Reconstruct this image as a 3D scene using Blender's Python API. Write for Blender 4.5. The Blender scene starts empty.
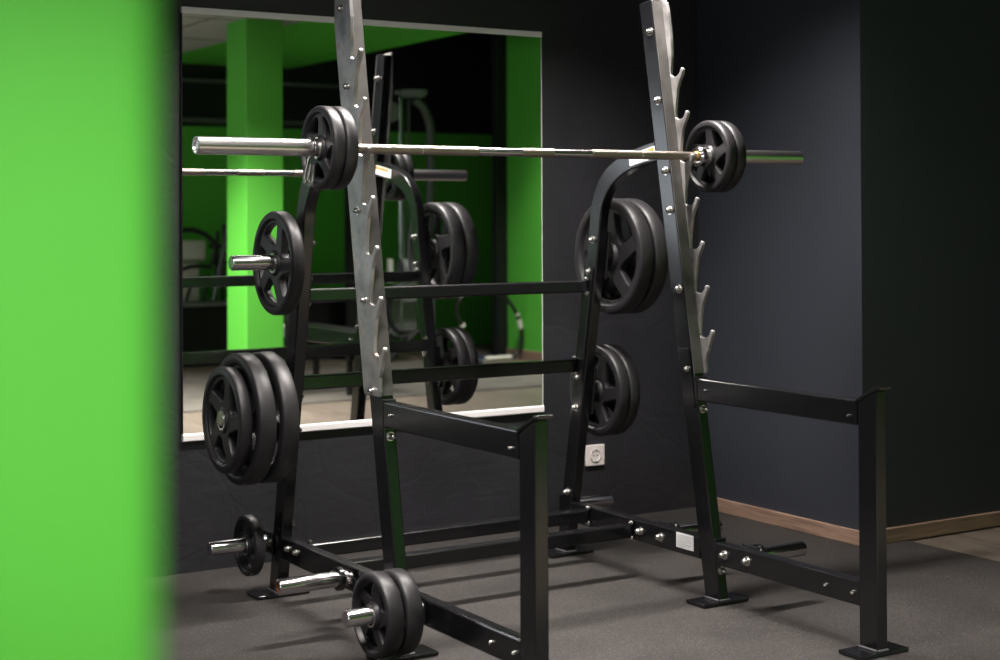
import bpy, bmesh, math, random
from mathutils import Vector, Matrix
random.seed(7)
PI = math.pi
scene = bpy.context.scene
COL = scene.collection

# ------------------------------------------------------------------ camera
cam_d = bpy.data.cameras.new('camera')
cam = bpy.data.objects.new('camera', cam_d)
COL.objects.link(cam)
RT = Vector((0.85024929, -0.52636108, -0.00448994))
UP = Vector((-0.00162692, -0.01115764, 0.99993643))
FW = Vector((0.52637772, 0.85018793, 0.01034312))
M = Matrix.Identity(4)
for i in range(3):
    M[i][0] = RT[i]; M[i][1] = UP[i]; M[i][2] = -FW[i]
M[0][3], M[1][3], M[2][3] = -1.6278, -5.1638, 1.2249
cam.matrix_world = M
cam_d.sensor_width = 36.0
cam_d.lens = 1552.39 * 36.0 / 1000.0
cam_d.shift_y = (202.416 - 330.0) / 1000.0
cam_d.clip_start = 0.05
cam_d.dof.use_dof = True
cam_d.dof.focus_distance = 4.75
cam_d.dof.aperture_fstop = 2.9
scene.camera = cam

# ------------------------------------------------------------------ world, exposure
world = bpy.data.worlds.new('world'); scene.world = world
world.use_nodes = True
world.node_tree.nodes['Background'].inputs[0].default_value = (0.7, 0.75, 0.85, 1)
world.node_tree.nodes['Background'].inputs[1].default_value = 0.02
scene.view_settings.view_transform = 'Standard'
scene.view_settings.look = 'None'
scene.view_settings.gamma = 1.0
scene.view_settings.use_curve_mapping = False
scene.view_settings.exposure = 0.0

# ceiling lamps: x, y, size x, size y, watts, spread in degrees, ceiling height
LAMPS = [(1.10, -1.06, 1.50, 0.11, 76, 116, 2.6),
         (-0.45, -2.20, 1.20, 0.50, 55, 115, 2.6),  # this lamp and those below are added, unseen, to brighten the scene
         (2.25, -3.80, 0.60, 0.60, 42, 95, 2.6),
         (-2.60, -3.20, 0.60, 0.60, 14, 160, 2.6),
         (1.20, -4.55, 0.60, 0.60, 120, 105, 2.6),
         (4.90, -5.10, 0.50, 0.50, 42, 85, 3.2)]
SPOT_WATTS = 290

# ------------------------------------------------------------------ materials
def mat(name, col, rough=0.5, metal=0.0, coat=0.0, bump=0.0, bscale=40.0, var=0.0, vscale=6.0, spec=0.5, emit=None, estr=0.0, bdist=0.002, stretch=None):
    m = bpy.data.materials.new(name); m.use_nodes = True
    nt = m.node_tree; b = nt.nodes['Principled BSDF']
    b.inputs['Base Color'].default_value = (*col, 1)
    b.inputs['Roughness'].default_value = rough
    b.inputs['Metallic'].default_value = metal
    b.inputs['Specular IOR Level'].default_value = spec
    b.inputs['Coat Weight'].default_value = coat
    b.inputs['Coat Roughness'].default_value = 0.12
    if emit:
        b.inputs['Emission Color'].default_value = (*emit, 1)
        b.inputs['Emission Strength'].default_value = estr
    tc = nt.nodes.new('ShaderNodeTexCoord')
    mp = nt.nodes.new('ShaderNodeMapping')
    nt.links.new(tc.outputs['Object'], mp.inputs['Vector'])
    if stretch: mp.inputs['Scale'].default_value = stretch
    if var > 0:
        n = nt.nodes.new('ShaderNodeTexNoise'); n.inputs['Scale'].default_value = vscale
        n.inputs['Detail'].default_value = 6
        nt.links.new(mp.outputs[0], n.inputs['Vector'])
        r = nt.nodes.new('ShaderNodeValToRGB')
        r.color_ramp.elements[0].position = 0.3; r.color_ramp.elements[1].position = 0.7
        r.color_ramp.elements[0].color = (*[c * (1 - var) for c in col], 1)
        r.color_ramp.elements[1].color = (*[min(1, c * (1 + var)) for c in col], 1)
        nt.links.new(n.outputs['Fac'], r.inputs['Fac'])
        nt.links.new(r.outputs[0], b.inputs['Base Color'])
    if bump > 0:
        n2 = nt.nodes.new('ShaderNodeTexNoise'); n2.inputs['Scale'].default_value = bscale
        n2.inputs['Detail'].default_value = 4
        nt.links.new(mp.outputs[0], n2.inputs['Vector'])
        bp = nt.nodes.new('ShaderNodeBump'); bp.inputs['Strength'].default_value = bump
        bp.inputs['Distance'].default_value = bdist
        nt.links.new(n2.outputs['Fac'], bp.inputs['Height'])
        nt.links.new(bp.outputs[0], b.inputs['Normal'])
    return m

def plaster_mat():
    """charcoal wall paint over trowelled plaster: scratches, shallow ridges"""
    m = mat('charcoal_plaster', (0.022, 0.0215, 0.026), 0.42, var=0.2, vscale=3.0)
    nt = m.node_tree; b = nt.nodes['Principled BSDF']
    tc = nt.nodes['Texture Coordinate']
    w = nt.nodes.new('ShaderNodeTexNoise'); w.inputs['Scale'].default_value = 2.2; w.inputs['Detail'].default_value = 3
    nt.links.new(tc.outputs['Object'], w.inputs['Vector'])
    mx = nt.nodes.new('ShaderNodeMixRGB'); mx.blend_type = 'LINEAR_LIGHT'; mx.inputs[0].default_value = 0.10
    nt.links.new(tc.outputs['Object'], mx.inputs[1]); nt.links.new(w.outputs['Color'], mx.inputs[2])
    v = nt.nodes.new('ShaderNodeTexVoronoi'); v.feature = 'DISTANCE_TO_EDGE'; v.inputs['Scale'].default_value = 3.1
    nt.links.new(mx.outputs[0], v.inputs['Vector'])
    r = nt.nodes.new('ShaderNodeValToRGB'); r.color_ramp.elements[0].position = 0.0; r.color_ramp.elements[1].position = 0.035
    nt.links.new(v.outputs['Distance'], r.inputs['Fac'])
    n2 = nt.nodes.new('ShaderNodeTexNoise'); n2.inputs['Scale'].default_value = 22; n2.inputs['Detail'].default_value = 8
    n2.inputs['Roughness'].default_value = 0.62
    mp = nt.nodes.new('ShaderNodeMapping'); mp.inputs['Scale'].default_value = (0.55, 0.55, 1.1); mp.inputs['Rotation'].default_value = (0, 0.6, 0)
    nt.links.new(mx.outputs[0], mp.inputs['Vector']); nt.links.new(mp.outputs[0], n2.inputs['Vector'])
    ad = nt.nodes.new('ShaderNodeMath'); ad.operation = 'MULTIPLY_ADD'; ad.inputs[1].default_value = 0.2
    nt.links.new(r.outputs[0], ad.inputs[0]); nt.links.new(n2.outputs['Fac'], ad.inputs[2])
    bp = nt.nodes.new('ShaderNodeBump'); bp.inputs['Strength'].default_value = 0.8; bp.inputs['Distance'].default_value = 0.0045
    nt.links.new(ad.outputs[0], bp.inputs['Height']); nt.links.new(bp.outputs[0], b.inputs['Normal'])
    return m

def speckle_mat(name, base, fleck, amount=0.62, scale=260):
    """rubber crumb flooring with pale flecks"""
    m = mat(name, base, 0.8, bump=0.5, bscale=120, bdist=0.001)
    nt = m.node_tree; b = nt.nodes['Principled BSDF']; tc = nt.nodes['Texture Coordinate']
    n = nt.nodes.new('ShaderNodeTexNoise'); n.inputs['Scale'].default_value = scale; n.inputs['Detail'].default_value = 2
    nt.links.new(tc.outputs['Object'], n.inputs['Vector'])
    r = nt.nodes.new('ShaderNodeValToRGB')
    r.color_ramp.elements[0].position = amount - 0.08; r.color_ramp.elements[1].position = amount + 0.06
    r.color_ramp.elements[0].color = (*base, 1); r.color_ramp.elements[1].color = (*fleck, 1)
    nt.links.new(n.outputs['Fac'], r.inputs['Fac'])
    n3 = nt.nodes.new('ShaderNodeTexNoise'); n3.inputs['Scale'].default_value = 3.5; n3.inputs['Detail'].default_value = 5
    nt.links.new(tc.outputs['Object'], n3.inputs['Vector'])
    r3 = nt.nodes.new('ShaderNodeValToRGB'); r3.color_ramp.elements[0].color = (0.75, 0.74, 0.72, 1); r3.color_ramp.elements[1].color = (1.2, 1.17, 1.15, 1)
    r3.color_ramp.elements[0].position = 0.35; r3.color_ramp.elements[1].position = 0.65
    nt.links.new(n3.outputs['Fac'], r3.inputs['Fac'])
    mx = nt.nodes.new('ShaderNodeMixRGB'); mx.blend_type = 'MULTIPLY'; mx.inputs[0].default_value = 1
    nt.links.new(r.outputs[0], mx.inputs[1]); nt.links.new(r3.outputs[0], mx.inputs[2])
    nt.links.new(mx.outputs[0], b.inputs['Base Color'])
    return m

def wood_mat(name, c1, c2, c3, plank=(1.2, 0.16), axis_y=True, rough=0.45):
    """wood planks; grain runs along X (or Y)"""
    m = mat(name, c1, rough)
    nt = m.node_tree; b = nt.nodes['Principled BSDF']; tc = nt.nodes['Texture Coordinate']
    mp = nt.nodes.new('ShaderNodeMapping')
    if axis_y: mp.inputs['Rotation'].default_value = (0, 0, PI / 2)
    nt.links.new(tc.outputs['Object'], mp.inputs['Vector'])
    br = nt.nodes.new('ShaderNodeTexBrick'); br.inputs['Scale'].default_value = 1.0
    br.inputs['Brick Width'].default_value = plank[0]; br.inputs['Row Height'].default_value = plank[1]
    br.inputs['Mortar Size'].default_value = 0.0015; br.inputs['Bias'].default_value = 0.0
    br.inputs['Color1'].default_value = (*c1, 1); br.inputs['Color2'].default_value = (*c2, 1)
    br.inputs['Mortar'].default_value = (*[c * 0.35 for c in c3], 1)
    nt.links.new(mp.outputs[0], br.inputs['Vector'])
    mp2 = nt.nodes.new('ShaderNodeMapping'); mp2.inputs['Scale'].default_value = (1.5, 22, 22)
    nt.links.new(mp.outputs[0], mp2.inputs['Vector'])
    n = nt.nodes.new('ShaderNodeTexNoise'); n.inputs['Scale'].default_value = 3; n.inputs['Detail'].default_value = 7; n.inputs['Distortion'].default_value = 0.8
    nt.links.new(mp2.outputs[0], n.inputs['Vector'])
    r = nt.nodes.new('ShaderNodeValToRGB'); r.color_ramp.elements[0].position = 0.35; r.color_ramp.elements[1].position = 0.7
    r.color_ramp.elements[0].color = (0.45, 0.42, 0.4, 1); r.color_ramp.elements[1].color = (1.1, 1.08, 1.05, 1)
    nt.links.new(n.outputs['Fac'], r.inputs['Fac'])
    mx = nt.nodes.new('ShaderNodeMixRGB'); mx.blend_type = 'MULTIPLY'; mx.inputs[0].default_value = 0.8
    nt.links.new(br.outputs['Color'], mx.inputs[1]); nt.links.new(r.outputs[0], mx.inputs[2])
    nt.links.new(mx.outputs[0], b.inputs['Base Color'])
    return m

def comb_mat():
    """bare steel plate: worn, with a little rust where the bar rubs"""
    m = mat('worn_steel', (0.42, 0.41, 0.40), 0.42, metal=0.7, bump=0.15, bscale=60)
    nt = m.node_tree; b = nt.nodes['Principled BSDF']; tc = nt.nodes['Texture Coordinate']
    n = nt.nodes.new('ShaderNodeTexNoise'); n.inputs['Scale'].default_value = 14; n.inputs['Detail'].default_value = 6
    nt.links.new(tc.outputs['Object'], n.inputs['Vector'])
    r = nt.nodes.new('ShaderNodeValToRGB')
    e = r.color_ramp.elements
    e[0].position = 0.3; e[0].color = (0.22, 0.21, 0.21, 1)
    e[1].position = 0.62; e[1].color = (0.46, 0.45, 0.44, 1)
    x = e.new(0.72); x.color = (0.40, 0.30, 0.26, 1)
    nt.links.new(n.outputs['Fac'], r.inputs['Fac'])
    nt.links.new(r.outputs[0], b.inputs['Base Color'])
    return m

def knurl_mat():
    m = mat('knurled_steel', (0.42, 0.36, 0.32), 0.33, metal=1.0)
    nt = m.node_tree; b = nt.nodes['Principled BSDF']; tc = nt.nodes['Texture Coordinate']
    v = nt.nodes.new('ShaderNodeTexVoronoi'); v.inputs['Scale'].default_value = 700
    nt.links.new(tc.outputs['Object'], v.inputs['Vector'])
    bp = nt.nodes.new('ShaderNodeBump'); bp.inputs['Strength'].default_value = 0.5; bp.inputs['Distance'].default_value = 0.0008
    nt.links.new(v.outputs['Distance'], bp.inputs['Height']); nt.links.new(bp.outputs[0], b.inputs['Normal'])
    return m

MT = dict(
    plaster=plaster_mat(),
    smooth=mat('charcoal_wall_paint', (0.036, 0.040, 0.052), 0.45, var=0.06, vscale=2.0, bump=0.12, bscale=90),
    black_wall=mat('black_wall_paint', (0.006, 0.006, 0.007), 0.6, var=0.15, vscale=3),
    green=mat('lime_green_paint', (0.110, 0.54, 0.055), 0.5, bump=0.08, bscale=120),
    ceil=mat('ceiling_tile', (0.45, 0.45, 0.46), 0.8, var=0.05, vscale=5),
    rubber_floor=speckle_mat('rubber_flooring', (0.018, 0.0158, 0.0145), (0.073, 0.065, 0.060)),
    mat2=speckle_mat('grey_gym_mat', (0.085, 0.08, 0.07), (0.12, 0.11, 0.10)),
    wood=wood_mat('wood_planks', (0.20, 0.17, 0.14), (0.16, 0.135, 0.11), (0.12, 0.1, 0.08)),
    skirting=wood_mat('wood_skirting', (0.40, 0.27, 0.20), (0.38, 0.26, 0.19), (0.3, 0.2, 0.15), plank=(9, 3), axis_y=False),
    frame=mat('black_gloss_metal', (0.006, 0.006, 0.007), 0.21, coat=0.35, bump=0.03, bscale=220, spec=0.5),
    comb=comb_mat(),
    strip=mat('dull_steel_strip', (0.13, 0.125, 0.12), 0.45, metal=0.6, bump=0.15, bscale=60, var=0.35, vscale=10),
    skirting_y=wood_mat('wood_skirting_side', (0.42, 0.28, 0.21), (0.40, 0.27, 0.20), (0.3, 0.2, 0.15), plank=(9, 3), axis_y=True),
    chrome=mat('chrome', (0.64, 0.62, 0.64), 0.19, metal=1.0),
    zinc=mat('zinc_bolt', (0.70, 0.68, 0.66), 0.22, metal=1.0),
    steel=mat('bar_steel', (0.74, 0.72, 0.72), 0.28, metal=1.0),
    knurl=knurl_mat(),
    brass=mat('brass_bushing', (0.65, 0.42, 0.14), 0.3, metal=1.0),
    rust=mat('rusty_tube_inside', (0.22, 0.08, 0.04), 0.8),
    rubber=mat('black_rubber', (0.016, 0.015, 0.017), 0.45, bump=0.25, bscale=140, bdist=0.0008, var=0.15, vscale=20),
    rubber_dark=mat('rubber_feet', (0.02, 0.02, 0.02), 0.7),
    mirror=mat('mirror_silver', (0.88, 0.895, 0.885), 0.0, metal=1.0),
    alu=mat('aluminium_trim', (0.90, 0.87, 0.87), 0.40, metal=0.1),
    white=mat('white_plastic', (0.72, 0.67, 0.64), 0.35),
    white_d=mat('grey_socket_shadow', (0.12, 0.11, 0.11), 0.5),
    label=mat('label_paper', (0.78, 0.78, 0.78), 0.5),
    ink=mat('label_ink', (0.50, 0.50, 0.52), 0.6),
    orange=mat('label_orange', (0.80, 0.30, 0.05), 0.5),
    grey_m=mat('grey_machine_metal', (0.16, 0.16, 0.17), 0.35, metal=0.4),
    stack=mat('weight_stack_grey', (0.26, 0.26, 0.28), 0.5),
    white_m=mat('cream_machine_cover', (0.75, 0.75, 0.70), 0.5),
    black_p=mat('black_padding', (0.015, 0.015, 0.016), 0.5),
    tape=mat('white_tape', (0.8, 0.78, 0.72), 0.6),
    diffuser=mat('lamp_diffuser', (0.9, 0.9, 0.9), 0.4, emit=(1, 0.95, 0.9), estr=3.0),
    pane=mat('bright_window_pane', (0.8, 0.8, 0.85), 0.3, emit=(0.86, 0.90, 1.0), estr=5.0),
    blue=mat('dark_blue_mat', (0.02, 0.04, 0.09), 0.7),
)

# ------------------------------------------------------------------ geometry helpers
def wloc(o):
    v = Vector((0, 0, 0))
    while o is not None:
        v += o.location; o = o.parent
    return v

def obj(name, bm, material, parent=None, origin=None, bevel=0.0, smooth=None, segs=2):
    """link a bmesh made in world coordinates as one mesh object"""
    bmesh.ops.recalc_face_normals(bm, faces=bm.faces)
    org = wloc(parent) if parent is not None else Vector(origin or (0, 0, 0))
    bmesh.ops.translate(bm, verts=bm.verts, vec=-org)
    me = bpy.data.meshes.new(name); bm.to_mesh(me); bm.free()
    o = bpy.data.objects.new(name, me); COL.objects.link(o)
    mats = material if isinstance(material, (list, tuple)) else [material]
    for m_ in mats: me.materials.append(m_)
    if parent is not None: o.parent = parent
    else: o.location = org
    if bevel > 0:
        b = o.modifiers.new('bevel', 'BEVEL'); b.width = bevel; b.segments = segs; b.limit_method = 'ANGLE'; b.angle_limit = math.radians(35)
        b.harden_normals = False
    if smooth is not None:
        for p in me.polygons: p.use_smooth = True
        try: me.set_sharp_from_angle(angle=math.radians(smooth))
        except Exception: pass
    return o

def thing(name, label, cat, loc=(0, 0, 0), group=None):
    o = bpy.data.objects.new(name, None); COL.objects.link(o); o.location = loc
    o.empty_display_size = 0.1
    o['label'] = label; o['category'] = cat
    if group: o['group'] = group
    return o

def tag(o, label, cat, group=None):
    o['label'] = label; o['category'] = cat
    if group: o['group'] = group
    return o

def struct(o): o['kind'] = 'structure'; return o

def box(bm, x0, x1, y0, y1, z0, z1, mi=0):
    r = bmesh.ops.create_cube(bm, size=1.0)
    bmesh.ops.scale(bm, verts=r['verts'], vec=(abs(x1 - x0), abs(y1 - y0), abs(z1 - z0)))
    bmesh.ops.translate(bm, verts=r['verts'], vec=((x0 + x1) / 2, (y0 + y1) / 2, (z0 + z1) / 2))
    if mi:
        for f in {f for v in r['verts'] for f in v.link_faces}: f.material_index = mi
    return r['verts']

def B(*a):
    bm = bmesh.new(); box(bm, *a); return bm

def prism(bm, poly, x0, x1):
    """polygon in (y, z) extruded along x"""
    a = [bm.verts.new((x0, y, z)) for y, z in poly]
    b = [bm.verts.new((x1, y, z)) for y, z in poly]
    n = len(poly)
    bm.faces.new(a); bm.faces.new(b[::-1])
    for i in range(n):
        bm.faces.new((a[i], b[i], b[(i + 1) % n], a[(i + 1) % n]))
    return a + b

def lathe(bm, prof, c=(0, 0, 0), axis='X', seg=32, mi=0, closed=False):
    """revolve (t, r) profile about an axis through c"""
    rings = []
    for t, r in prof:
        if r < 1e-6:
            p = (t, 0, 0)
            rings.append([bm.verts.new(_ax(p, axis, c))])
        else:
            rings.append([bm.verts.new(_ax((t, r * math.cos(2 * PI * k / seg), r * math.sin(2 * PI * k / seg)), axis, c)) for k in range(seg)])
    pairs = list(zip(rings[:-1], rings[1:]))
    if closed: pairs.append((rings[-1], rings[0]))
    for a, b in pairs:
        for k in range(seg):
            k2 = (k + 1) % seg
            vs = []
            for v in ((a[k % len(a)]), (a[k2 % len(a)]), (b[k2 % len(b)]), (b[k % len(b)])):
                if v not in vs: vs.append(v)
            if len(vs) >= 3:
                try:
                    f = bm.faces.new(vs); f.material_index = mi
                except ValueError: pass
def _ax(p, axis, c):
    t, a, b = p
    if axis == 'X': v = (t, a, b)
    elif axis == 'Y': v = (a, t, b)
    else: v = (a, b, t)
    return (v[0] + c[0], v[1] + c[1], v[2] + c[2])

def tube(bm, pts, r, seg=12, caps=True):
    """round tube along a polyline"""
    P = [Vector(p) for p in pts]; rings = []
    up = Vector((0, 0, 1))
    for i, p in enumerate(P):
        d = (P[min(i + 1, len(P) - 1)] - P[max(i - 1, 0)]).normalized()
        u = up if abs(d.dot(up)) < 0.95 else Vector((1, 0, 0))
        a = d.cross(u).normalized(); b = d.cross(a).normalized()
        rr = r[i] if isinstance(r, (list, tuple)) else r
        rings.append([bm.verts.new(p + a * rr * math.cos(2 * PI * k / seg) + b * rr * math.sin(2 * PI * k / seg)) for k in range(seg)])
    for a, b in zip(rings[:-1], rings[1:]):
        for k in range(seg): bm.faces.new((a[k], a[(k + 1) % seg], b[(k + 1) % seg], b[k]))
    if caps: bm.faces.new(rings[0]); bm.faces.new(rings[-1][::-1])

def smooth_path(pts, n=6):
    """Catmull-Rom through the points"""
    P = [Vector(p) for p in pts]; out = []
    for i in range(len(P) - 1):
        p0 = P[max(i - 1, 0)]; p1 = P[i]; p2 = P[i + 1]; p3 = P[min(i + 2, len(P) - 1)]
        for k in range(n):
            t = k / n
            out.append(0.5 * ((2 * p1) + (-p0 + p2) * t + (2 * p0 - 5 * p1 + 4 * p2 - p3) * t * t + (-p0 + 3 * p1 - 3 * p2 + p3) * t ** 3))
    out.append(P[-1]); return out

# ------------------------------------------------------------------ rack dimensions (metres, floor z = 0, back wall y = 0)
XL, XR, W = 0.408, 1.543, 0.040
CEIL = 2.60
WX, WY = 2.560, -0.955
FAR = -7.90
LEFT = -4.6
RIGHT = 5.70

# ------------------------------------------------------------------ the room
def wall(name, b, m, **k): return struct(obj(name, B(*b), m, origin=(b[0], b[2], b[4]), **k))

struct(obj('floor', B(LEFT - .2, 7.2, FAR - .2, 0.2, -0.12, -0.006), MT['wood']))
tag(obj('rubber_mat', B(LEFT, 2.779, -3.05, 0.0, -0.006, 0.0), MT['rubber_floor'], origin=(0, -1.5, -0.006)),
    'dark speckled rubber floor matting that the squat rack stands on', 'gym mat')
tag(obj('grey_mat', B(1.6, 5.2, -6.55, -4.35, -0.006, 0.002), MT['mat2'], origin=(3.4, -5.5, -0.006)),
    'plain grey-brown mat strip on the wood floor, seen only in the mirror', 'gym mat')
wall('wall_back', (LEFT, WX + .2, 0.0, 0.2, -0.006, CEIL), MT['plaster'])
# the protruding wall: one face looks left, the other looks at the room
wall('wall_right', (WX, 7.0, WY, 0.2, -0.006, CEIL), MT['smooth'])
wall('wall_side', (RIGHT, RIGHT + .2, -6.569, -4.6, -0.006, 3.2), MT['green'])
wall('wall_side_front', (RIGHT, RIGHT + .2, -4.6, WY, -0.006, CEIL), MT['black_wall'])
wall('wall_end', (7.0, 7.2, FAR, -6.5, -.006, 3.2), MT['black_wall'])
wall('wall_left', (LEFT - .2, LEFT, FAR, 0.2, -0.006, CEIL), MT['smooth'])
# far wall: green up to 2.1 m, black above
bm = bmesh.new(); box(bm, LEFT, 7.2, FAR - .2, FAR, -0.006, 2.05)
struct(obj('wall_far', bm, MT['green']))
bm = bmesh.new(); box(bm, LEFT, 7.2, FAR - .2, FAR, 2.05, 3.2)
struct(obj('wall_upper', bm, MT['black_wall']))
struct(obj('trim_1', B(2.2, 4.45, FAR, FAR + .03, 2.085, 2.125), MT['grey_m'], bevel=.003))
struct(obj('trim_2', B(2.2, 4.8, FAR, FAR + .06, 2.44, 2.47), MT['grey_m'], bevel=.003))
# ceiling bands: grey tiles, a green painted band, black beyond
bm = B(LEFT - .2, 2.88, FAR - .2, -4.4, CEIL, CEIL + .15)
struct(obj('ceiling', bm, MT['ceil']))
struct(obj('ceiling_green_band', B(2.88, 4.20, FAR - .2, -4.4, CEIL, 3.35), MT['green']))
struct(obj('ceiling_black_band', B(4.20, 7.2, FAR - .2, -4.4, 3.2, 3.35), MT['black_wall']))
struct(obj('ceiling_front', B(LEFT - .2, 7.2, -4.4, 0.2, CEIL, 3.35), MT['black_wall']))
bm = bmesh.new()
for k in range(3): box(bm, LEFT, 2.88, -7.3 + k * 1.2, -7.285 + k * 1.2, CEIL - .004, CEIL)
for k in range(6): box(bm, 2.27 - k * 1.2, 2.285 - k * 1.2, FAR, -4.4, CEIL - .004, CEIL)
struct(obj('trim_3', bm, MT['grey_m']))
# skirting boards
struct(obj('baseboard_right', B(WX - .014, WX, WY - .014, 0, 0, .056), MT['skirting_y'], bevel=.003))
struct(obj('baseboard_front', B(WX - .014, RIGHT, WY - .014, WY, 0, .056), MT['skirting'], bevel=.003))
struct(obj('baseboard_side', B(RIGHT - .014, RIGHT, -6.57, WY - .014, -.006, .075), MT['skirting'], bevel=.003))
struct(obj('baseboard_far', B(LEFT, 5.56, FAR, FAR + .014, -.006, .07), MT['skirting'], bevel=.003))
# green pillars
struct(obj('trim_4', B(2.462, 2.735, -5.09, -4.74, -.006, CEIL), MT['green'], origin=(2.6, -4.9, 0), bevel=.006))
struct(obj('trim_5', B(-1.73, -1.450, -4.663, -4.38, -.006, CEIL), MT['green'], origin=(-1.59, -4.52, 0), bevel=.008))
# black post closing the green side wall
struct(obj('trim_6', B(5.595, 5.9, -6.66, -6.57, -.006, 3.2), MT['black_wall'], origin=(5.64, -6.7, 0), bevel=.005))
# tall bright window in the left wall behind the camera
wn = struct(obj('window_1', B(LEFT - .01, LEFT + .03, -7.6, -5.2, .95, 2.25), MT['pane'], origin=(LEFT, -6.4, .95)))
bm = bmesh.new()
for y0, y1, z0, z1 in ((-7.66, -5.14, .89, .95), (-7.66, -5.14, 2.25, 2.31), (-7.66, -7.6, .95, 2.25), (-5.2, -5.14, .95, 2.25), (-6.42, -6.38, .95, 2.25)):
    box(bm, LEFT, LEFT + .06, y0, y1, z0, z1)
obj('window_frame', bm, MT['white'], parent=wn, bevel=.004)

def area(name, loc, rot, sx, sy, w, col, spread=180, parent=None):
    l = bpy.data.lights.new(name, 'AREA'); l.shape = 'RECTANGLE'; l.size = sx; l.size_y = sy
    l.energy = w; l.color = col; l.spread = math.radians(spread)
    o = bpy.data.objects.new(name, l); COL.objects.link(o)
    if parent is not None: o.parent = parent; o.location = Vector(loc) - wloc(parent)
    else: o.location = loc
    o.rotation_euler = rot
    return o
LAB = ['long narrow ceiling lamp straight above the squat rack', 'added unseen ceiling panel lamp in front of the rack to the left',
       'added unseen ceiling panel lamp in front of the rack to the right', 'added unseen ceiling panel lamp left of the near green pillar',
       'added unseen ceiling panel lamp between the two green pillars',
       'added unseen ceiling panel lamp that brightens the far green side wall']
for (x, y, sx, sy, w, sp, zc), lb in zip(LAMPS, LAB):
    t = thing('ceiling_lamp', lb, 'ceiling lamp', (x, y, zc), 'ceiling lamps')
    bm = bmesh.new()
    for a, b_, c, d in ((-1, 1, -1, -.94), (-1, 1, .94, 1), (-1, -.94, -.94, .94), (.94, 1, -.94, .94)):
        box(bm, x + a * sx / 2, x + b_ * sx / 2, y + c * sy / 2, y + d * sy / 2, zc - .02, zc - .0005)
    obj('lamp_housing', bm, MT['white'], parent=t)
    obj('diffuser', B(x - sx * .47, x + sx * .47, y - sy * .47, y + sy * .47, zc - .012, zc - .004), MT['diffuser'], parent=t)
    area('lamp_light', (x, y, zc - .025), (0, 0, 0), sx * .9, sy * .9, w, (1.0, 0.93, 0.88), sp, parent=t)

# ------------------------------------------------------------------ mirror on the back wall
mL, mR, mB, mT = 0.2665, 1.7600, 0.4570, 1.9660
t = thing('wall_mirror', 'large frameless-sided wall mirror with aluminium strips along top and bottom', 'mirror', (1.02, -0.001, mB))
obj('glass', B(mL + .003, mR - .003, -0.010, -0.001, mB + .012, mT - .012), MT['mirror'], parent=t)
bm = bmesh.new(); prism(bm, [(-.0005, mT - .022), (-.012, mT - .022), (-.014, mT - .019), (-.014, mT - .002), (-.012, mT), (-.0005, mT)], mL, mR)
obj('top_strip', bm, MT['alu'], parent=t)
bm = bmesh.new(); prism(bm, [(-.0005, mB), (-.016, mB), (-.018, mB + .003), (-.018, mB + .022), (-.015, mB + .026), (-.0005, mB + .026)], mL, mR)
obj('bottom_strip', bm, MT['alu'], parent=t)
for x, m_ in ((mL - .001, 'black_p'), (mR - .002, 'alu')): obj('edge_strip', B(x, x + .002, -.0108, -.0005, mB + .026, mT - .022), MT[m_], parent=t)
# added unseen mirror left of it, giving the steel something bright to reflect
t = thing('wall_mirror', 'added unseen second mirror behind the near green pillar, for reflections in the steel', 'mirror', (-0.7, -0.001, mB))
obj('glass', B(-1.50, .075, -0.010, -0.001, mB + .012, mT - .012), MT['mirror'], parent=t)
for n_, z in (('bottom_strip', mB), ('top_strip', mT - .022)): obj(n_, B(-1.50, .075, -.014, -.0005, z, z + .022), MT['alu'], parent=t, bevel=.002)

# wall socket
t = thing('wall_socket', 'small white square power socket low on the charcoal wall', 'power socket', (2.01, -0.001, 0.222))
bm = B(1.966, 2.058, -.011, -.0005, .222, .306)
obj('cover_plate', bm, MT['white'], parent=t, bevel=.003)
bm = bmesh.new(); lathe(bm, [(-.0115, .027), (-.0145, .027), (-.0145, .022), (-.012, .021), (-.012, 0)], (2.012, 0, .264), 'Y', 28)
obj('socket_well', bm, MT['white'], parent=t, smooth=40)
bm = bmesh.new()
lathe(bm, [(-.0120, .0032), (-.0130, .0032), (-.0130, 0)], (2.003, 0, .264), 'Y', 12); lathe(bm, [(-.0120, .0032), (-.0130, .0032), (-.0130, 0)], (2.021, 0, .264), 'Y', 12)
box(bm, 2.009, 2.015, -.0150, -.0118, .283, .287); box(bm, 2.009, 2.015, -.0150, -.0118, .241, .245)
obj('pin_holes', bm, MT['white_d'], parent=t)

# ------------------------------------------------------------------ the squat rack
rack = thing('squat_rack', 'black steel squat rack with two frames, bar hooks, spotter arms and plate pegs', 'squat rack', (1.0, -1.0, 0))
def fy(z): return -0.943 - 0.1725 * (1.943 - z)          # rear edge of the leaning front upright
def ry(z): return -0.4225 - 0.184 * z                    # rear edge of the leaning rear upright
UD = 0.072

def bolt(parent, x, y, z, d=(-1, 0, 0), r=0.0095, L=0.016, washer=True):
    r *= .86
    """domed cap nut on a washer, facing direction d"""
    bm = bmesh.new()
    prof = [(0, r * 1.55), (.0022, r * 1.5), (.0022, r * 1.12), (.0075, r * 1.12), (.0085, r * .98), (L * .75, r * .86), (L * .93, r * .5), (L, 0)]
    if not washer: prof = prof[2:]; prof[0] = (0, r * 1.12)
    lathe(bm, [(0, 0)] + prof, (0, 0, 0), 'X', 14)
    v = Vector(d).normalized()
    q = Vector((1, 0, 0)).rotation_difference(v)
    bmesh.ops.rotate(bm, verts=bm.verts, cent=(0, 0, 0), matrix=q.to_matrix())
    bmesh.ops.translate(bm, verts=bm.verts, vec=(x, y, z))
    return obj('bolt', bm, MT['zinc'], parent=parent, smooth=40)

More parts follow.
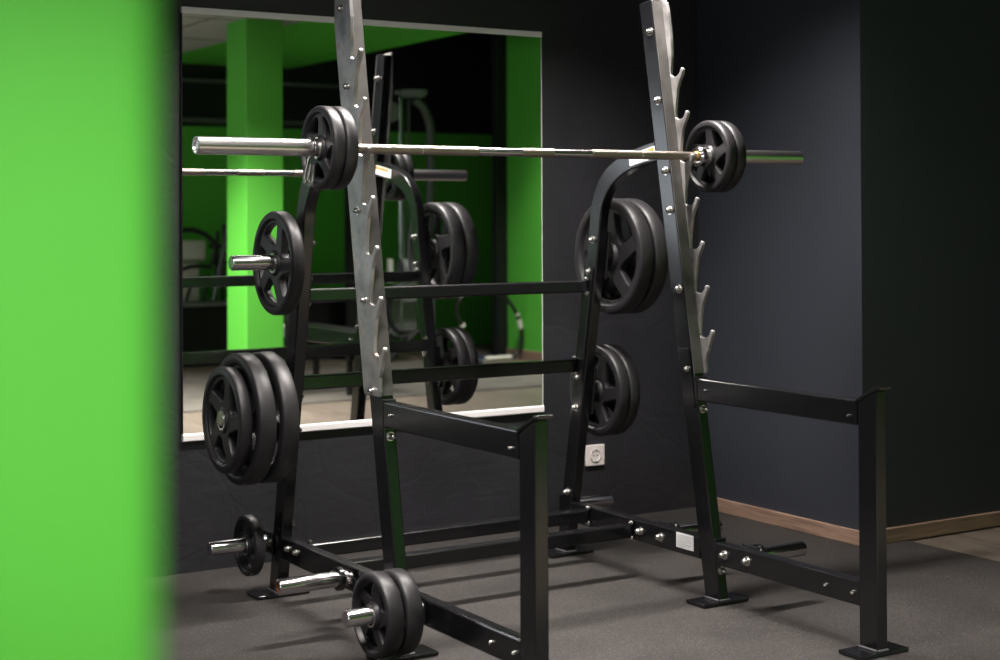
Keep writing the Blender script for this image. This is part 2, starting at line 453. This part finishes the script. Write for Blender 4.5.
TY0, TZ0, NY0, NZ0, DY, DZ = -1.1199, 1.7169, -1.0606, 1.7041, -0.0244, -0.1431
def comb_poly():
    pts = [(fy(1.90) - .008, 1.965), (-1.022, 1.962), (-1.040, 1.945), (-1.050, 1.912), (-1.064, 1.82), (-1.067, 1.76), (-1.062, 1.712)]
    for k in range(7):
        ny, nz = NY0 + k * DY, NZ0 + k * DZ
        ty, tz = TY0 + k * DY, TZ0 + k * DZ
        # pocket: down from the notch, along the seat, up the hook
        pts += [(ny - .001, nz - .003), (ny - .010, nz - .009), (ny - .024, nz - .011), (ny - .040, nz - .006), (ny - .050, nz + .004)]
        # rounded tip
        pts += [(ty + .006, tz + .002), (ty + .001, tz + .005), (ty - .005, tz + .001), (ty - .007, tz - .006), (ty - .003, tz - .016)]
        # the long concave back of the hook
        if k < 6:
            ex = NY0 + (k + 1) * DY - .004
            pts += [(ty + .010, tz - .038), (ty + .022, tz - .062), ((ty + .03 + ex) / 2 - .004, tz - .086), (ex, tz - .112), (ex + .002, tz - .135)]
        else:
            pts += [(ty + .008, tz - .038), (ty + .016, tz - .062), (-1.238, .775), (-1.240, .735), (-1.236, .720)]
    zb = .720
    pts += [(fy(zb) + .006, zb), (fy(zb) + .012, zb + .012)]
    # swelling back edge with shallow waves
    for i in range(1, 10):
        z = zb + (1.93 - zb) * i / 10
        pts.append((fy(z) + .010, z))
    return pts

def arch_poly():
    outer = [(ry(.012), .012), (ry(.4), .4), (ry(.8), .8), (ry(1.1), 1.1), (ry(1.19), 1.19)]
    oc = smooth_path([(ry(1.19), 1.19, 0), (-.650, 1.245, 0), (-.664, 1.295, 0), (-.690, 1.345, 0), (-.735, 1.390, 0), (-.79, 1.422, 0), (-.855, 1.446, 0), (-.93, 1.465, 0), (fy(1.477), 1.481, 0)], 4)
    outer += [(p.x, p.y) for p in oc[1:]]
    ic = smooth_path([(fy(1.415) , 1.414, 0), (-.95, 1.404, 0), (-.877, 1.387, 0), (-.82, 1.364, 0), (-.77, 1.332, 0), (-.732, 1.288, 0), (-.712, 1.24, 0), (ry(1.15) - .066, 1.16, 0)], 4)
    inner = [(p.x, p.y) for p in ic]
    inner += [(ry(.9) - .066, .9), (ry(.5) - .066, .5), (ry(.012) - .066, .012)]
    return outer + inner

def side_frame(x0, side):
    """side -1: left frame (outside is -x), +1: right frame (outside is +x)"""
    x1 = x0 + W
    xo = x0 if side < 0 else x1            # outer face
    # leaning front upright
    bm = bmesh.new(); prism(bm, [(fy(.012), .012), (fy(1.95), 1.95), (fy(1.95) - UD, 1.958), (fy(.012) - UD, .012)], x0, x1)
    fu = obj('front_upright', bm, MT['frame'], parent=rack, bevel=.005, segs=3, smooth=30)
    # outer comb of hooks
    bm = bmesh.new(); e = .012 * side
    prism(bm, comb_poly(), xo, xo + e)
    cb = obj('hook_plate', bm, MT['comb'], parent=rack, bevel=.002)
    cb['label'] = 'bare worn steel plate with seven bar hooks'
    for z in (1.849, 1.6151, 1.3798, 1.2496, .9923, .7351):
        y = -0.9834 - .1733 * (2 - z) + .004
        if side < 0:
            bolt(cb, x0 - .012, y, z, (-1, 0, 0)); 
        else:
            bolt(fu, x0, y, z, (-1, 0, 0), r=.0115, L=.019)
    # bare steel strip folded over the front face, behind the hooks
    bm = bmesh.new(); prism(bm, [(fy(.722) - UD, .722), (fy(1.952) - UD, 1.952), (fy(1.952) - UD - .004, 1.953), (fy(.722) - UD - .004, .722)], x0 + .0005, x1 - .0005)
    obj('front_strip', bm, MT['strip'], parent=cb)
    # curved rear upright
    bm = bmesh.new(); prism(bm, arch_poly(), x0 + .0005, x1 - .0005)
    ru = obj('rear_upright', bm, MT['frame'], parent=rack, bevel=.004, segs=3, smooth=30)
    bx = x0 if side > 0 else x1; bd = (-1, 0, 0) if side > 0 else (1, 0, 0)
    for y, z in ((-.6659, 1.1482), (-.6473, 1.0342), (-.5732, .6547), (-.5561, .5450), (-.4983, .2336)):
        bolt(ru, bx, y, z, bd, r=.0105, L=.02)
    # sleeve plate behind the spotter arm joint
    bm = bmesh.new(); prism(bm, [(fy(.80) - .008, .80), (fy(.63) - .008, .63), (fy(.62) - .016, .615), (fy(.615) - .056, .612), (fy(.62) - .064, .622), (fy(.80) - .064, .80)], x0 - .004 if side > 0 else x1, x0 if side > 0 else x1 + .004)
    obj('joint_plate', bm, MT['frame'], parent=rack, bevel=.001)
    # base rails: rear and front section
    bm = B(x0 + .001, x1 - .001, fy(.16) + .002, ry(.16) - .064, .128, .200)
    rr = obj('base_rail', bm, MT['frame'], parent=rack, bevel=.004)
    bm = B(x0 + .001, x1 - .001, -1.958, fy(.16) - UD - .004, .125, .196)
    rf = obj('base_rail', bm, MT['frame'], parent=rack, bevel=.004)
    bm = B(x0 - .002, x1 + .002, fy(.16) - UD - .010, fy(.16) - UD + .006, .118, .206)
    obj('rail_flange', bm, MT['frame'], parent=rack, bevel=.002)
    bolt(rack, (x0 + x1) / 2, fy(.105) - UD, .105, (0, -1, .0), r=.0105, L=.024)
    for p, y in ((rr, -.934), (rr, -1.046), (rf, -1.373), (rf, -1.480)):
        if side > 0: bolt(p, x0 + .001, y, .164, (-1, 0, 0), r=.012, L=.022)
        elif y > -1.2: bolt(p, x0 + .001, y, .164, (-1, 0, 0), r=.012, L=.022)
    for y in (-1.828, -1.937): bolt(rf, x0 + .001, y, .161, (-1, 0, 0), r=.006, L=.006, washer=False)
    if side < 0:
        for y in (-.575, -.64): bolt(rr, x0 + .001, y, .172, (-1, 0, 0), r=.009, L=.014)
    # front post, sloping top, cap
    bm = bmesh.new(); prism(bm, [(-1.958, .012), (-2.029, .012), (-2.029, .739), (-1.958, .700)], x0, x1)
    obj('front_post', bm, MT['frame'], parent=rack, bevel=.004, segs=3)
    bm = bmesh.new(); prism(bm, [(-1.948, .696), (-2.028, .738), (-2.045, .741), (-2.047, .752), (-2.028, .751), (-1.950, .709)], x0 - .003, x1 + .004)
    obj('arm_stop', bm, MT['frame'], parent=rack, bevel=.003)
    # spotter arm with flange
    bm = B(x0, x1, -1.952, fy(.67) - UD - .006, .6340, .7065)
    am = obj('spotter_arm', bm, MT['frame'], parent=rack, bevel=.005, segs=3)
    bm = B(x0 - .001, x1 + .001, fy(.67) - UD - .008, fy(.67) - UD + .012, .622, .712)
    obj('arm_flange', bm, MT['frame'], parent=am, bevel=.002)
    bolt(am, (x0 + x1) / 2, fy(.605) - UD, .608, (0, -1, 0), r=.0105, L=.026)
    bolt(am, x0, -1.29, .673, (-1, 0, 0), r=.004, L=.004, washer=False); bolt(am, x0, -1.925, .660, (-1, 0, 0), r=.004, L=.004, washer=False)
    # foot plates
    for yc in (ry(0) - .035, fy(0) - .036, -1.994):
        bm = B((x0 + x1) / 2 - .092, (x0 + x1) / 2 + .092, yc - .046, yc + .046, .001, .0125)
        fp = obj('foot_plate', bm, MT['frame'], parent=rack, bevel=.003)
        bm = bmesh.new()
        box(bm, x0 - .006, x0, yc - .034, yc + .034, .0125, .018); box(bm, x0, x1, yc - .040, yc - .0335, .0125, .018)
        obj('weld_bead', bm, MT['grey_m'], parent=fp, bevel=.002)
    # pegs: three on the base, two on the rear upright
    def peg(y, z, L, r=.0235, flange=True, hollow=False):
        bm = bmesh.new(); s = side
        lathe(bm, [(xo, .0), (xo, r), (xo + s * (L - .004), r), (xo + s * L, r - .003), (xo + s * L, r - .006)] + ([(xo + s * (L - .05), r - .006), (xo + s * (L - .05), 0)] if hollow else [(xo + s * L, 0)]), (0, y, z), 'X', 32)
        p = obj('storage_peg', bm, MT['chrome'], parent=rack, smooth=40)
        p['label'] = 'chrome plate storage peg'
        if flange:
            bm = bmesh.new()
            lathe(bm, [(xo + s * .026, r + .0005), (xo + s * .026, .035), (xo + s * .042, .035), (xo + s * .042, r + .0005)], (0, y, z), 'X', 32, closed=True)
            obj('peg_collar', bm, MT['frame'], parent=p, bevel=.0015, smooth=40)
            bm = bmesh.new()
            box(bm, xo, xo + s * .008, y - .042, y + .042, z - .036, z + .036)
            obj('peg_bracket', bm, MT['frame'], parent=p, bevel=.004)
            for q in (-1, 1): bolt(p, xo + s * .008, y + q * .034, z + .012, (s, 0, 0), r=.007, L=.012)
        if not hollow: return
        bm = bmesh.new(); lathe(bm, [(xo + s * (L - .004), r - .0064), (xo + s * (L - .046), r - .0064), (xo + s * (L - .046), 0)], (0, y, z), 'X', 24)
        obj('peg_inside', bm, MT['rust'], parent=p)
    peg(-.424, .168, .205); peg(-1.022, .168, .230, hollow=True); peg(-1.447, .168, .222)
    peg(-.656, 1.091, .222, flange=False); peg(-.566, .604, .222, flange=False)
    for y, z in ((-.656, 1.091), (-.566, .604)):
        bm = bmesh.new()
        poly = [(y + .052 + .0, z - .085), (y + .030, z + .085), (y - .052, z + .085), (y - .030, z - .085)]
        prism(bm, poly, xo, xo + side * .010)
        obj('peg_plate', bm, MT['frame'], parent=rack, bevel=.003)
        bm = bmesh.new(); lathe(bm, [(xo + side * .010, .024), (xo + side * .010, .040), (xo + side * .022, .040), (xo + side * .022, .024)], (0, y, z), 'X', 28, closed=True)
        obj('peg_ring', bm, MT['frame'], parent=rack, bevel=.001, smooth=40)
    return fu, ru, rr

fuL, ruL, rrL = side_frame(XL, -1)
fuR, ruR, rrR = side_frame(XR, 1)

# cross members between the two frames
def cross(y, zt, h, d, pad):
    bm = B(XL + W + .005, XR - .012, y, y + d, zt - h, zt)
    c = obj('crossbar', bm, MT['frame'], parent=rack, bevel=.0055, segs=3)
    for x, s in ((XL + W + .006, 1), (XR - .006, -1)):
        for z in (zt + .006, zt - h - .004): bolt(c, x, y + .012, z, (s, 0, 0), r=.007, L=.012)
    return c
cross(-.650, 1.0035, .0415, .048, .0)
cross(-.572, .7190, .0455, .048, .0)
cross(-.650, .1925, .044, .050, .0)
cross(-.905, .1815, .044, .050, .0)
# rear flange strips where the crossbars meet the frames (dark vertical plates)
for x0_, x1_ in ((XL + W, XL + W + .005), (XR - .005, XR)):
    for za, zb_ in ((.640, 1.045),):
        bm = bmesh.new(); prism(bm, [(ry(za) - .004, za), (ry(za) - .056, za), (ry(zb_) - .056, zb_), (ry(zb_) - .004, zb_)], x0_, x1_)
        obj('crossbar_bracket', bm, MT['frame'], parent=rack, bevel=.001)

# stickers
def sticker(parent, name, x, poly, m, lab=None, d=-.0008):
    bm = bmesh.new(); prism(bm, poly, x, x + d)
    o = obj(name, bm, m, parent=parent)
    if lab: o['label'] = lab
    return o
def quad(c, u, v, a0, a1, b0, b1):
    return [(c[0] + u[0] * a + v[0] * b, c[1] + u[1] * a + v[1] * b) for a, b in ((a0, b0), (a1, b0), (a1, b1), (a0, b1))]
for ruX, x in ((ruR, XR + .0005), (ruL, XL + .0005)):
    c = (-.966, 1.4375); u = (-.985, .17); v = (.17, .985)
    sticker(ruX, 'sticker', x, quad(c, u, v, -.085, .062, -.022, .018), MT['label'], 'white warning sticker with an orange heading')
    sticker(ruX, 'sticker_heading', x - .0009, quad(c, u, v, -.056, .058, .003, .013), MT['orange'])
sl = sticker(rrR, 'sticker', XR + .001, [(-1.130, .147), (-1.130, .196), (-1.219, .196), (-1.219, .147)], MT['label'], 'white rating label with rows of fine print')
bm = bmesh.new()
for k, z in enumerate((.189, .184, .178, .172, .167, .162, .157, .152)):
    L = (.078, .06, .075, .07, .05, .074, .066, .04)[k]
    prism(bm, [(-1.136, z), (-1.136, z - .0018), (-1.136 - L, z - .0018), (-1.136 - L, z)], XR - .0002, XR - .0006)
obj('fine_print', bm, MT['ink'], parent=rrR)

# ------------------------------------------------------------------ barbell
YB, ZB, XC = -1.147, 1.4277, 0.9815
bar = thing('barbell', 'long steel barbell resting across the upper hooks of the squat rack', 'barbell', (XC, YB, ZB - .014))
def cyl(name, x0, x1, r, m, par, ch=.0015, seg=32, hollow=0):
    bm = bmesh.new(); s = 1 if x1 > x0 else -1
    prof = [(x0, 0), (x0, r - ch), (x0 + s * ch, r), (x1 - s * ch, r), (x1, r - ch)]
    if hollow: prof += [(x1, r - hollow), (x1 - s * .006, r - hollow - .002), (x1 - s * .006, 0)]
    else: prof += [(x1, 0)]
    lathe(bm, prof, (0, YB, ZB), 'X', seg)
    return obj(name, bm, m, parent=par, smooth=40)
RB_ = .0142
secs = [(.340, .584, 'knurl'), (.590, .782, 'knurl'), (.782, .936, 'chrome'), (.936, 1.054, 'knurl'), (1.054, 1.198, 'chrome'), (1.198, 1.392, 'knurl'), (1.398, 1.640, 'knurl')]
cyl('shaft_core', .335, 1.640, RB_ - .0012, MT['steel'], bar)
for a, b_, k in secs:
    s = cyl('grip' if k == 'knurl' else 'shaft', a, b_, RB_ if k == 'knurl' else RB_ - .0011, MT[k], bar, ch=.0006, seg=28)
    if k == 'knurl': s['label'] = 'knurled grip section'
for s in (-1, 1):
    cyl('bushing', XC + s * .632, XC + s * .655, .0165, MT['brass'], bar)
    cyl('collar', XC + s * .640, XC + s * .668, .034, MT['chrome'], bar, ch=.006)
    cyl('sleeve', XC + s * .655, XC + s * 1.0945, .0248, MT['steel'], bar, ch=.002, seg=40, hollow=.005)

# ------------------------------------------------------------------ weight plates
def web_mesh(bm, R, T):
    """disc with five skewed windows, bevelled, made from a filled 2-D curve"""
    cu = bpy.data.curves.new('web', 'CURVE'); cu.dimensions = '2D'; cu.fill_mode = 'BOTH'
    cu.extrude = T * .15; cu.bevel_depth = min(.0055, R * .035); cu.bevel_resolution = 1
    def loop(pts):
        s = cu.splines.new('POLY'); s.points.add(len(pts) - 1)
        for p, q in zip(s.points, pts): p.co = (q[0], q[1], 0, 1)
        s.use_cyclic_u = True
    loop([(R * .86 * math.cos(a), R * .86 * math.sin(a)) for a in [2 * PI * k / 72 for k in range(72)]])
    loop([(.027 * math.cos(a), .027 * math.sin(a)) for a in [2 * PI * k / 32 for k in range(32)]])
    ri = max(.35 * R, .043); ro = .785 * R
    for j in range(5):
        c = j * 72 + 36
        q = [(ro, -27), (ro, -13), (ro, 0), (ro, 14), (ro * .985, 28), (ro * .74, 29), (ri * 1.02, 27), (ri * .96, 8), (ri * 1.06, -2), (ro * .76, -21)]
        P = [(r * math.cos(math.radians(c + a)), r * math.sin(math.radians(c + a))) for r, a in q]
        for qa in (.2, .25):      # round the corners
            Q = []
            for k in range(len(P)):
                a, b_ = P[k], P[(k + 1) % len(P)]
                Q += [(a[0] * (1 - qa) + b_[0] * qa, a[1] * (1 - qa) + b_[1] * qa), (a[0] * qa + b_[0] * (1 - qa), a[1] * qa + b_[1] * (1 - qa))]
            P = Q
        loop(P)
    ob = bpy.data.objects.new('web', cu); COL.objects.link(ob)
    dg = bpy.context.evaluated_depsgraph_get(); dg.update()
    me = bpy.data.meshes.new_from_object(ob.evaluated_get(dg))
    me.transform(Matrix(((0, 0, 1, 0), (1, 0, 0, 0), (0, 1, 0, 0), (0, 0, 0, 1))))
    bm.from_mesh(me)
    bpy.data.objects.remove(ob); bpy.data.meshes.remove(me); bpy.data.curves.remove(cu)

PROTO = {}
def plate(R, T, x, y, z, rot, label, group):
    key = (R, T)
    if key not in PROTO:
        t = thing('weight_plate', label, 'weight plate', (0, 0, 0), group)
        bm = bmesh.new(); h = T / 2; c = min(.008, T * .18)
        # the thick outer ring, with rounded shoulders, sloping into the web
        prof = [(-h, R * .86), (-h, R - c * 1.2), (-h + c * .3, R - c * .45), (-h + c, R), (0, R + .0004), (h - c, R), (h - c * .3, R - c * .45), (h, R - c * 1.2), (h, R * .86),
                (h - c * .3, R * .845), (T * .16, R * .80), (0, R * .795), (-T * .16, R * .80), (-h + c * .3, R * .845)]
        lathe(bm, prof, seg=96, closed=True)
        # raised hub
        hr = max(.25 * R, .037)
        lathe(bm, [(-h * .9, .0265), (-h * .9, hr * .86), (-h * .62, hr), (-T * .12, hr * 1.08), (T * .12, hr * 1.08), (h * .62, hr), (h * .9, hr * .86), (h * .9, .0265)], seg=48, closed=True)
        bmesh.ops.recalc_face_normals(bm, faces=bm.faces)
        web_mesh(bm, R, T)
        me = bpy.data.meshes.new('plate_body'); bm.to_mesh(me); bm.free(); me.materials.append(MT['rubber'])
        for p in me.polygons: p.use_smooth = True
        me.set_sharp_from_angle(angle=math.radians(38))
        o = bpy.data.objects.new('plate_body', me); COL.objects.link(o); o.parent = t
        bm = bmesh.new(); lathe(bm, [(-h * .96, .0255), (-h * .96, .031), (h * .96, .031), (h * .96, .0255)], seg=40, closed=True)
        o2 = obj('hub_ring', bm, MT['zinc'], parent=t, smooth=40); o2['label'] = 'steel ring around the bore'
        PROTO[key] = t
    else:
        p = PROTO[key]; t = p.copy(); COL.objects.link(t); t['label'] = label; t['group'] = group
        for ch in p.children:
            c = ch.copy(); COL.objects.link(c); c.parent = t
    t.location = (x, y, z); t.rotation_euler = (rot, 0, 0)
    return t

gB, gS = 'weight plates on the barbell', 'weight plates stored on the rack pegs'
S5 = (.1195, .0385)
plate(*S5, .2665, YB, ZB, .35, 'small rubber plate on the left end of the barbell, the outer of two', gB)
plate(*S5, .3060, YB, ZB, .95, 'small rubber plate on the left end of the barbell, next to the upright', gB)
plate(*S5, 1.6820, YB, ZB, .30, 'small rubber plate on the right end of the barbell, next to the collar', gB)
plate(*S5, 1.7215, YB, ZB, 1.2, 'small rubber plate on the right end of the barbell, the outer of two', gB)
plate(.1635, .044, .345, -.654, 1.088, .62, 'single medium rubber plate on the upper left storage peg', gS)
plate(.1665, .042, .2075, -.566, .597, .55, 'smaller outermost of three rubber plates on the middle left peg', gS)
plate(.207, .058, .261, -.566, .597, .10, 'large middle one of three rubber plates on the middle left peg', gS)
plate(.207, .058, .338, -.566, .597, .80, 'large inner one of three rubber plates on the middle left peg, against the frame', gS)
plate(.0985, .036, .340, -.424, .165, .2, 'smallest plate alone on the rear left base peg near the floor', gS)
plate(.1135, .050, .2825, -1.447, .166, .5, 'small outer plate of two on the front left base peg', gS)
plate(.1135, .050, .3400, -1.447, .166, 1.1, 'small inner plate of two on the front left base peg', gS)
plate(.207, .058, 1.637, -.656, 1.088, .28, 'large plate on the upper right peg, the one nearer the upright', gS)
plate(.207, .058, 1.703, -.656, 1.088, .25, 'large plate on the upper right peg, the farther one', gS)
plate(.1635, .044, 1.637, -.566, .601, .60, 'medium plate on the lower right peg, the one nearer the upright', gS)
plate(.1635, .044, 1.683, -.566, .601, .15, 'medium plate on the lower right peg, the farther one', gS)

# ------------------------------------------------------------------ things seen only in the mirror
# low black platform along the far wall
t = thing('black_platform', 'low black platform at the far wall, seen in the mirror under the machine', 'platform', (3.2, -7.6, 0))
obj('platform_body', B(2.0, 4.55, FAR + .02, -7.30, -.005, .495), MT['black_wall'], parent=t, bevel=.006)
obj('platform_top', B(1.98, 4.57, FAR + .02, -7.28, .497, .520), MT['stack'], parent=t, bevel=.004)

# cream machine on the platform
t = thing('chest_machine', 'cream and black training machine at the far left of the mirror', 'gym machine', (3.15, -7.6, .52))
obj('weight_cover', B(2.86, 3.20, -7.80, -7.55, .521, .86), MT['white_m'], parent=t, bevel=.02)
obj('upper_cover', B(2.84, 3.245, -7.80, -7.52, .875, 1.05), MT['white_m'], parent=t, bevel=.02)
bm = bmesh.new()
tube(bm, smooth_path([(2.85, -7.46, 1.08), (3.05, -7.44, 1.14), (3.22, -7.44, 1.09), (3.30, -7.44, .98), (3.27, -7.44, .84)]), .022)
tube(bm, smooth_path([(2.85, -7.45, .72), (2.98, -7.44, .80), (3.10, -7.44, .83), (3.26, -7.44, .82)]), .018)
tube(bm, [(3.20, -7.46, .535), (3.24, -7.46, .76)], .014); tube(bm, [(3.04, -7.46, .535), (3.10, -7.46, .74)], .014)
obj('lever_arm', bm, MT['black_p'], parent=t, smooth=60)
bm = bmesh.new()
for x in (3.34, 3.40, 3.47): tube(bm, [(x, -7.55, .53), (x + .02, -7.55, 1.13 + (x - 3.34))], .016)
for z in (.70, .84, .98): box(bm, 3.30, 3.56, -7.60, -7.52, z, z + .03)
obj('machine_frame', bm, MT['black_p'], parent=t, smooth=50)
bm = bmesh.new(); tube(bm, [(3.27, -7.42, .53), (3.60, -7.42, 2.05)], .020)
obj('diagonal_bar', bm, MT['grey_m'], parent=t, smooth=50)
bm = B(3.28, 3.55, -7.53, -7.46, .905, .94)
obj('cross_handle', bm, MT['grey_m'], parent=t, bevel=.006)

# cable machine
cx_, cy_ = 4.85, -6.95
t = thing('cable_machine', 'tall cable machine with grey weight stack, seen in the mirror behind the curved upright', 'gym machine', (cx_, cy_, 0))
obj('rear_panel', B(4.36, 4.68, -7.12, -7.06, -.005, 2.0), MT['black_wall'], parent=t, bevel=.01)
obj('weight_stack', B(4.66, 4.93, -7.02, -6.84, .22, .52), MT['stack'], parent=t, bevel=.006)
bm = bmesh.new()
for k in range(7): box(bm, 4.655, 4.935, -7.025, -6.835, .245 + k * .04, .248 + k * .04)
obj('stack_gaps', bm, MT['black_p'], parent=t)
bm = bmesh.new(); tube(bm, [(4.765, -6.83, .10), (4.765, -6.83, 2.28)], .011); obj('guide_rod', bm, MT['chrome'], parent=t, smooth=50)
bm = bmesh.new(); tube(bm, [(4.885, -6.90, .10), (4.885, -6.90, 2.28)], .013); obj('guide_rod', bm, MT['grey_m'], parent=t, smooth=50)
bm = bmesh.new(); tube(bm, [(4.835, -6.90, .52), (4.815, -6.90, 2.28)], .017); obj('guide_rod', bm, MT['grey_m'], parent=t, smooth=50)
bm = bmesh.new(); lathe(bm, [(-6.92, 0), (-6.92, .085), (-6.90, .092), (-6.88, .085), (-6.88, .03), (-6.865, .03), (-6.865, 0)], (4.71, 0, 2.16), 'Y', 32)
obj('pulley_wheel', bm, MT['stack'], parent=t, smooth=40)
bm = bmesh.new(); lathe(bm, [(2.30, 0), (2.30, .10), (2.33, .13), (2.36, .12), (2.37, 0)], (4.93, -6.9, 0), 'Z', 24); box(bm, 4.76, 4.92, -6.93, -6.87, 2.32, 2.35)
obj('top_cap', bm, MT['stack'], parent=t, smooth=40)
bm = bmesh.new(); tube(bm, smooth_path([(5.10, -6.9, -.004), (5.10, -6.9, 1.0), (5.11, -6.9, 1.85), (5.10, -6.9, 2.05), (5.04, -6.9, 2.2), (4.94, -6.9, 2.28)], 5), .040)
obj('curved_post', bm, MT['grey_m'], parent=t, smooth=50)
bm = bmesh.new(); tube(bm, smooth_path([(4.62, -6.75, .55), (4.60, -6.75, .40), (4.68, -6.75, .26), (4.85, -6.75, .24), (5.02, -6.75, .20)]), .022)
tube(bm, [(4.86, -6.7, .25), (4.56, -6.7, .0)], .024); tube(bm, smooth_path([(4.55, -6.72, .30), (4.66, -6.72, .20), (4.98, -6.72, .26)]), .018)
tube(bm, [(4.92, -6.72, .10), (5.12, -6.72, .12)], .03)
obj('floor_frame', bm, MT['black_p'], parent=t, smooth=50)
bm = bmesh.new(); lathe(bm, [(4.70, 0), (4.70, .08), (4.79, .075), (4.80, 0)], (0, -6.72, .80), 'X', 24)
obj('round_pad', bm, MT['stack'], parent=t, smooth=50)
bm = bmesh.new(); lathe(bm, [(.68, 0), (.68, .027), (.88, .027), (.88, 0)], (4.60, -6.72, 0), 'Z', 20)
obj('roller_grip', bm, MT['white_m'], parent=t, smooth=50)
bm = bmesh.new()
for x in (4.66, 4.72, 4.79): box(bm, x - .02, x + .02, -6.74, -6.66, .60, .66)
box(bm, 4.50, 4.95, -6.78, -6.68, .585, .60)
obj('seat_bracket', bm, MT['stack'], parent=t, bevel=.003)

# flat bench with a pale edge
t = thing('flat_bench', 'low dark bench with pale metal edge, reflected in the mirror between the uprights', 'bench', (3.5, -5.1, 0))
obj('bench_pad', B(3.125, 3.42, -5.75, -4.42, .375, .435), MT['black_p'], parent=t, bevel=.012)
obj('bench_edge', B(3.105, 3.123, -5.75, -4.42, .42, .443), MT['alu'], parent=t, bevel=.003)
obj('bench_side', B(3.112, 3.1215, -5.75, -4.42, .345, .418), MT['stack'], parent=t, bevel=.002)
for x in (3.16, 3.38):
    for y in (-5.6, -4.58):
        obj('leg', B(x - .02, x + .02, y - .02, y + .02, .003, .375), MT['frame'], parent=t, bevel=.003)

# hose loop against the green wall
t = thing('resistance_cable', 'black resistance cable loop with white tape, mirrored against the green walls', 'exercise cable', (5.4, -6.3, 0))
bm = bmesh.new()
tube(bm, smooth_path([(5.075, -6.3, .315), (5.03, -6.3, .38), (5.02, -6.3, .46), (5.08, -6.3, .56), (5.26, -6.3, .605), (5.43, -6.3, .585), (5.52, -6.3, .53), (5.60, -6.3, .43), (5.655, -6.3, .32), (5.675, -6.3, .20), (5.655, -6.3, .09), (5.60, -6.3, .025), (5.50, -6.3, .012)], 6), .0165)
obj('hose', bm, MT['rubber'], parent=t, smooth=60)
for a, b_ in (((5.648, -6.3, .345), (5.664, -6.3, .265)), ((5.09, -6.3, .325), (5.065, -6.3, .300)), ((5.625, -6.3, .40), (5.632, -6.3, .378)), ((5.56, -6.3, .018), (5.30, -6.3, .016))):
    bm = bmesh.new(); tube(bm, [a, b_], .021); obj('white_tape', bm, MT['tape'], parent=t, smooth=60)
tag(obj('blue_mat', B(5.22, 5.55, -6.9, -6.35, -.005, .006), MT['blue'], origin=(5.4, -6.6, 0)), 'dark blue floor mat under the cable loop by the green wall', 'gym mat')

# spring collar on the left sleeve, its two handles hanging down
t = thing('spring_collar', 'chrome spring collar with two long handles clamped on the left barbell sleeve', 'bar collar', (.232, YB, ZB))
bm = bmesh.new()
pts = [(.2215 + .0065 * k / 24 * 1.0, YB + .0285 * math.sin(2 * PI * k / 24), ZB + .0285 * math.cos(2 * PI * k / 24)) for k in range(12, 61)]
tube(bm, pts, .0031, 10); obj('coil', bm, MT['chrome'], parent=t, smooth=60)
for x, y, dz, dx in ((.222, YB - .004, .098, -.012), (.2350, YB + .010, .105, -.004)):
    bm = bmesh.new()
    tube(bm, smooth_path([(x, y, ZB - .0285), (x + dx * .3, y + .002, ZB - .045), (x + dx, y + .004, ZB - dz + .01), (x + dx - .001, y + .000, ZB - dz), (x + dx - .002, y - .012, ZB - dz - .003), (x + dx - .002, y - .022, ZB - dz + .006), (x + dx * .3, y - .020, ZB - .05)], 5), .0046, 10)
    obj('handle', bm, MT['zinc'], parent=t, smooth=60)

# added, unseen spotlight that brightens the middle of the near green pillar
t = thing('added_spotlight', 'added unseen ceiling spotlight that brightens the near green pillar', 'spotlight', (-2.0, -6.9, CEIL))
sp = Vector((-2.0, -6.9, 2.38)); tg = Vector((-1.475, -4.663, 1.172)); dv = (tg - sp).normalized()
obj('stem', B(-2.012, -1.988, -6.912, -6.888, 2.40, CEIL - .001), MT['frame'], parent=t)
bm = bmesh.new(); lathe(bm, [(-.13, 0), (-.13, .04), (.0, .05), (.0, .046), (-.04, .04), (-.04, 0)], (0, 0, 0), 'X', 24)
q = Vector((1, 0, 0)).rotation_difference(dv)
bmesh.ops.rotate(bm, verts=bm.verts, cent=(0, 0, 0), matrix=q.to_matrix()); bmesh.ops.translate(bm, verts=bm.verts, vec=sp)
obj('lamp_head', bm, MT['frame'], parent=t, smooth=40)
l = bpy.data.lights.new('spot_light', 'SPOT'); l.energy = SPOT_WATTS; l.spot_size = math.radians(7.2); l.spot_blend = 1.0; l.shadow_soft_size = .03; l.color = (1, .97, .88)
o = bpy.data.objects.new('spot_light', l); COL.objects.link(o); o.parent = t; o.location = sp + dv * .01 - wloc(t)
o.rotation_euler = dv.to_track_quat('-Z', 'Y').to_euler()
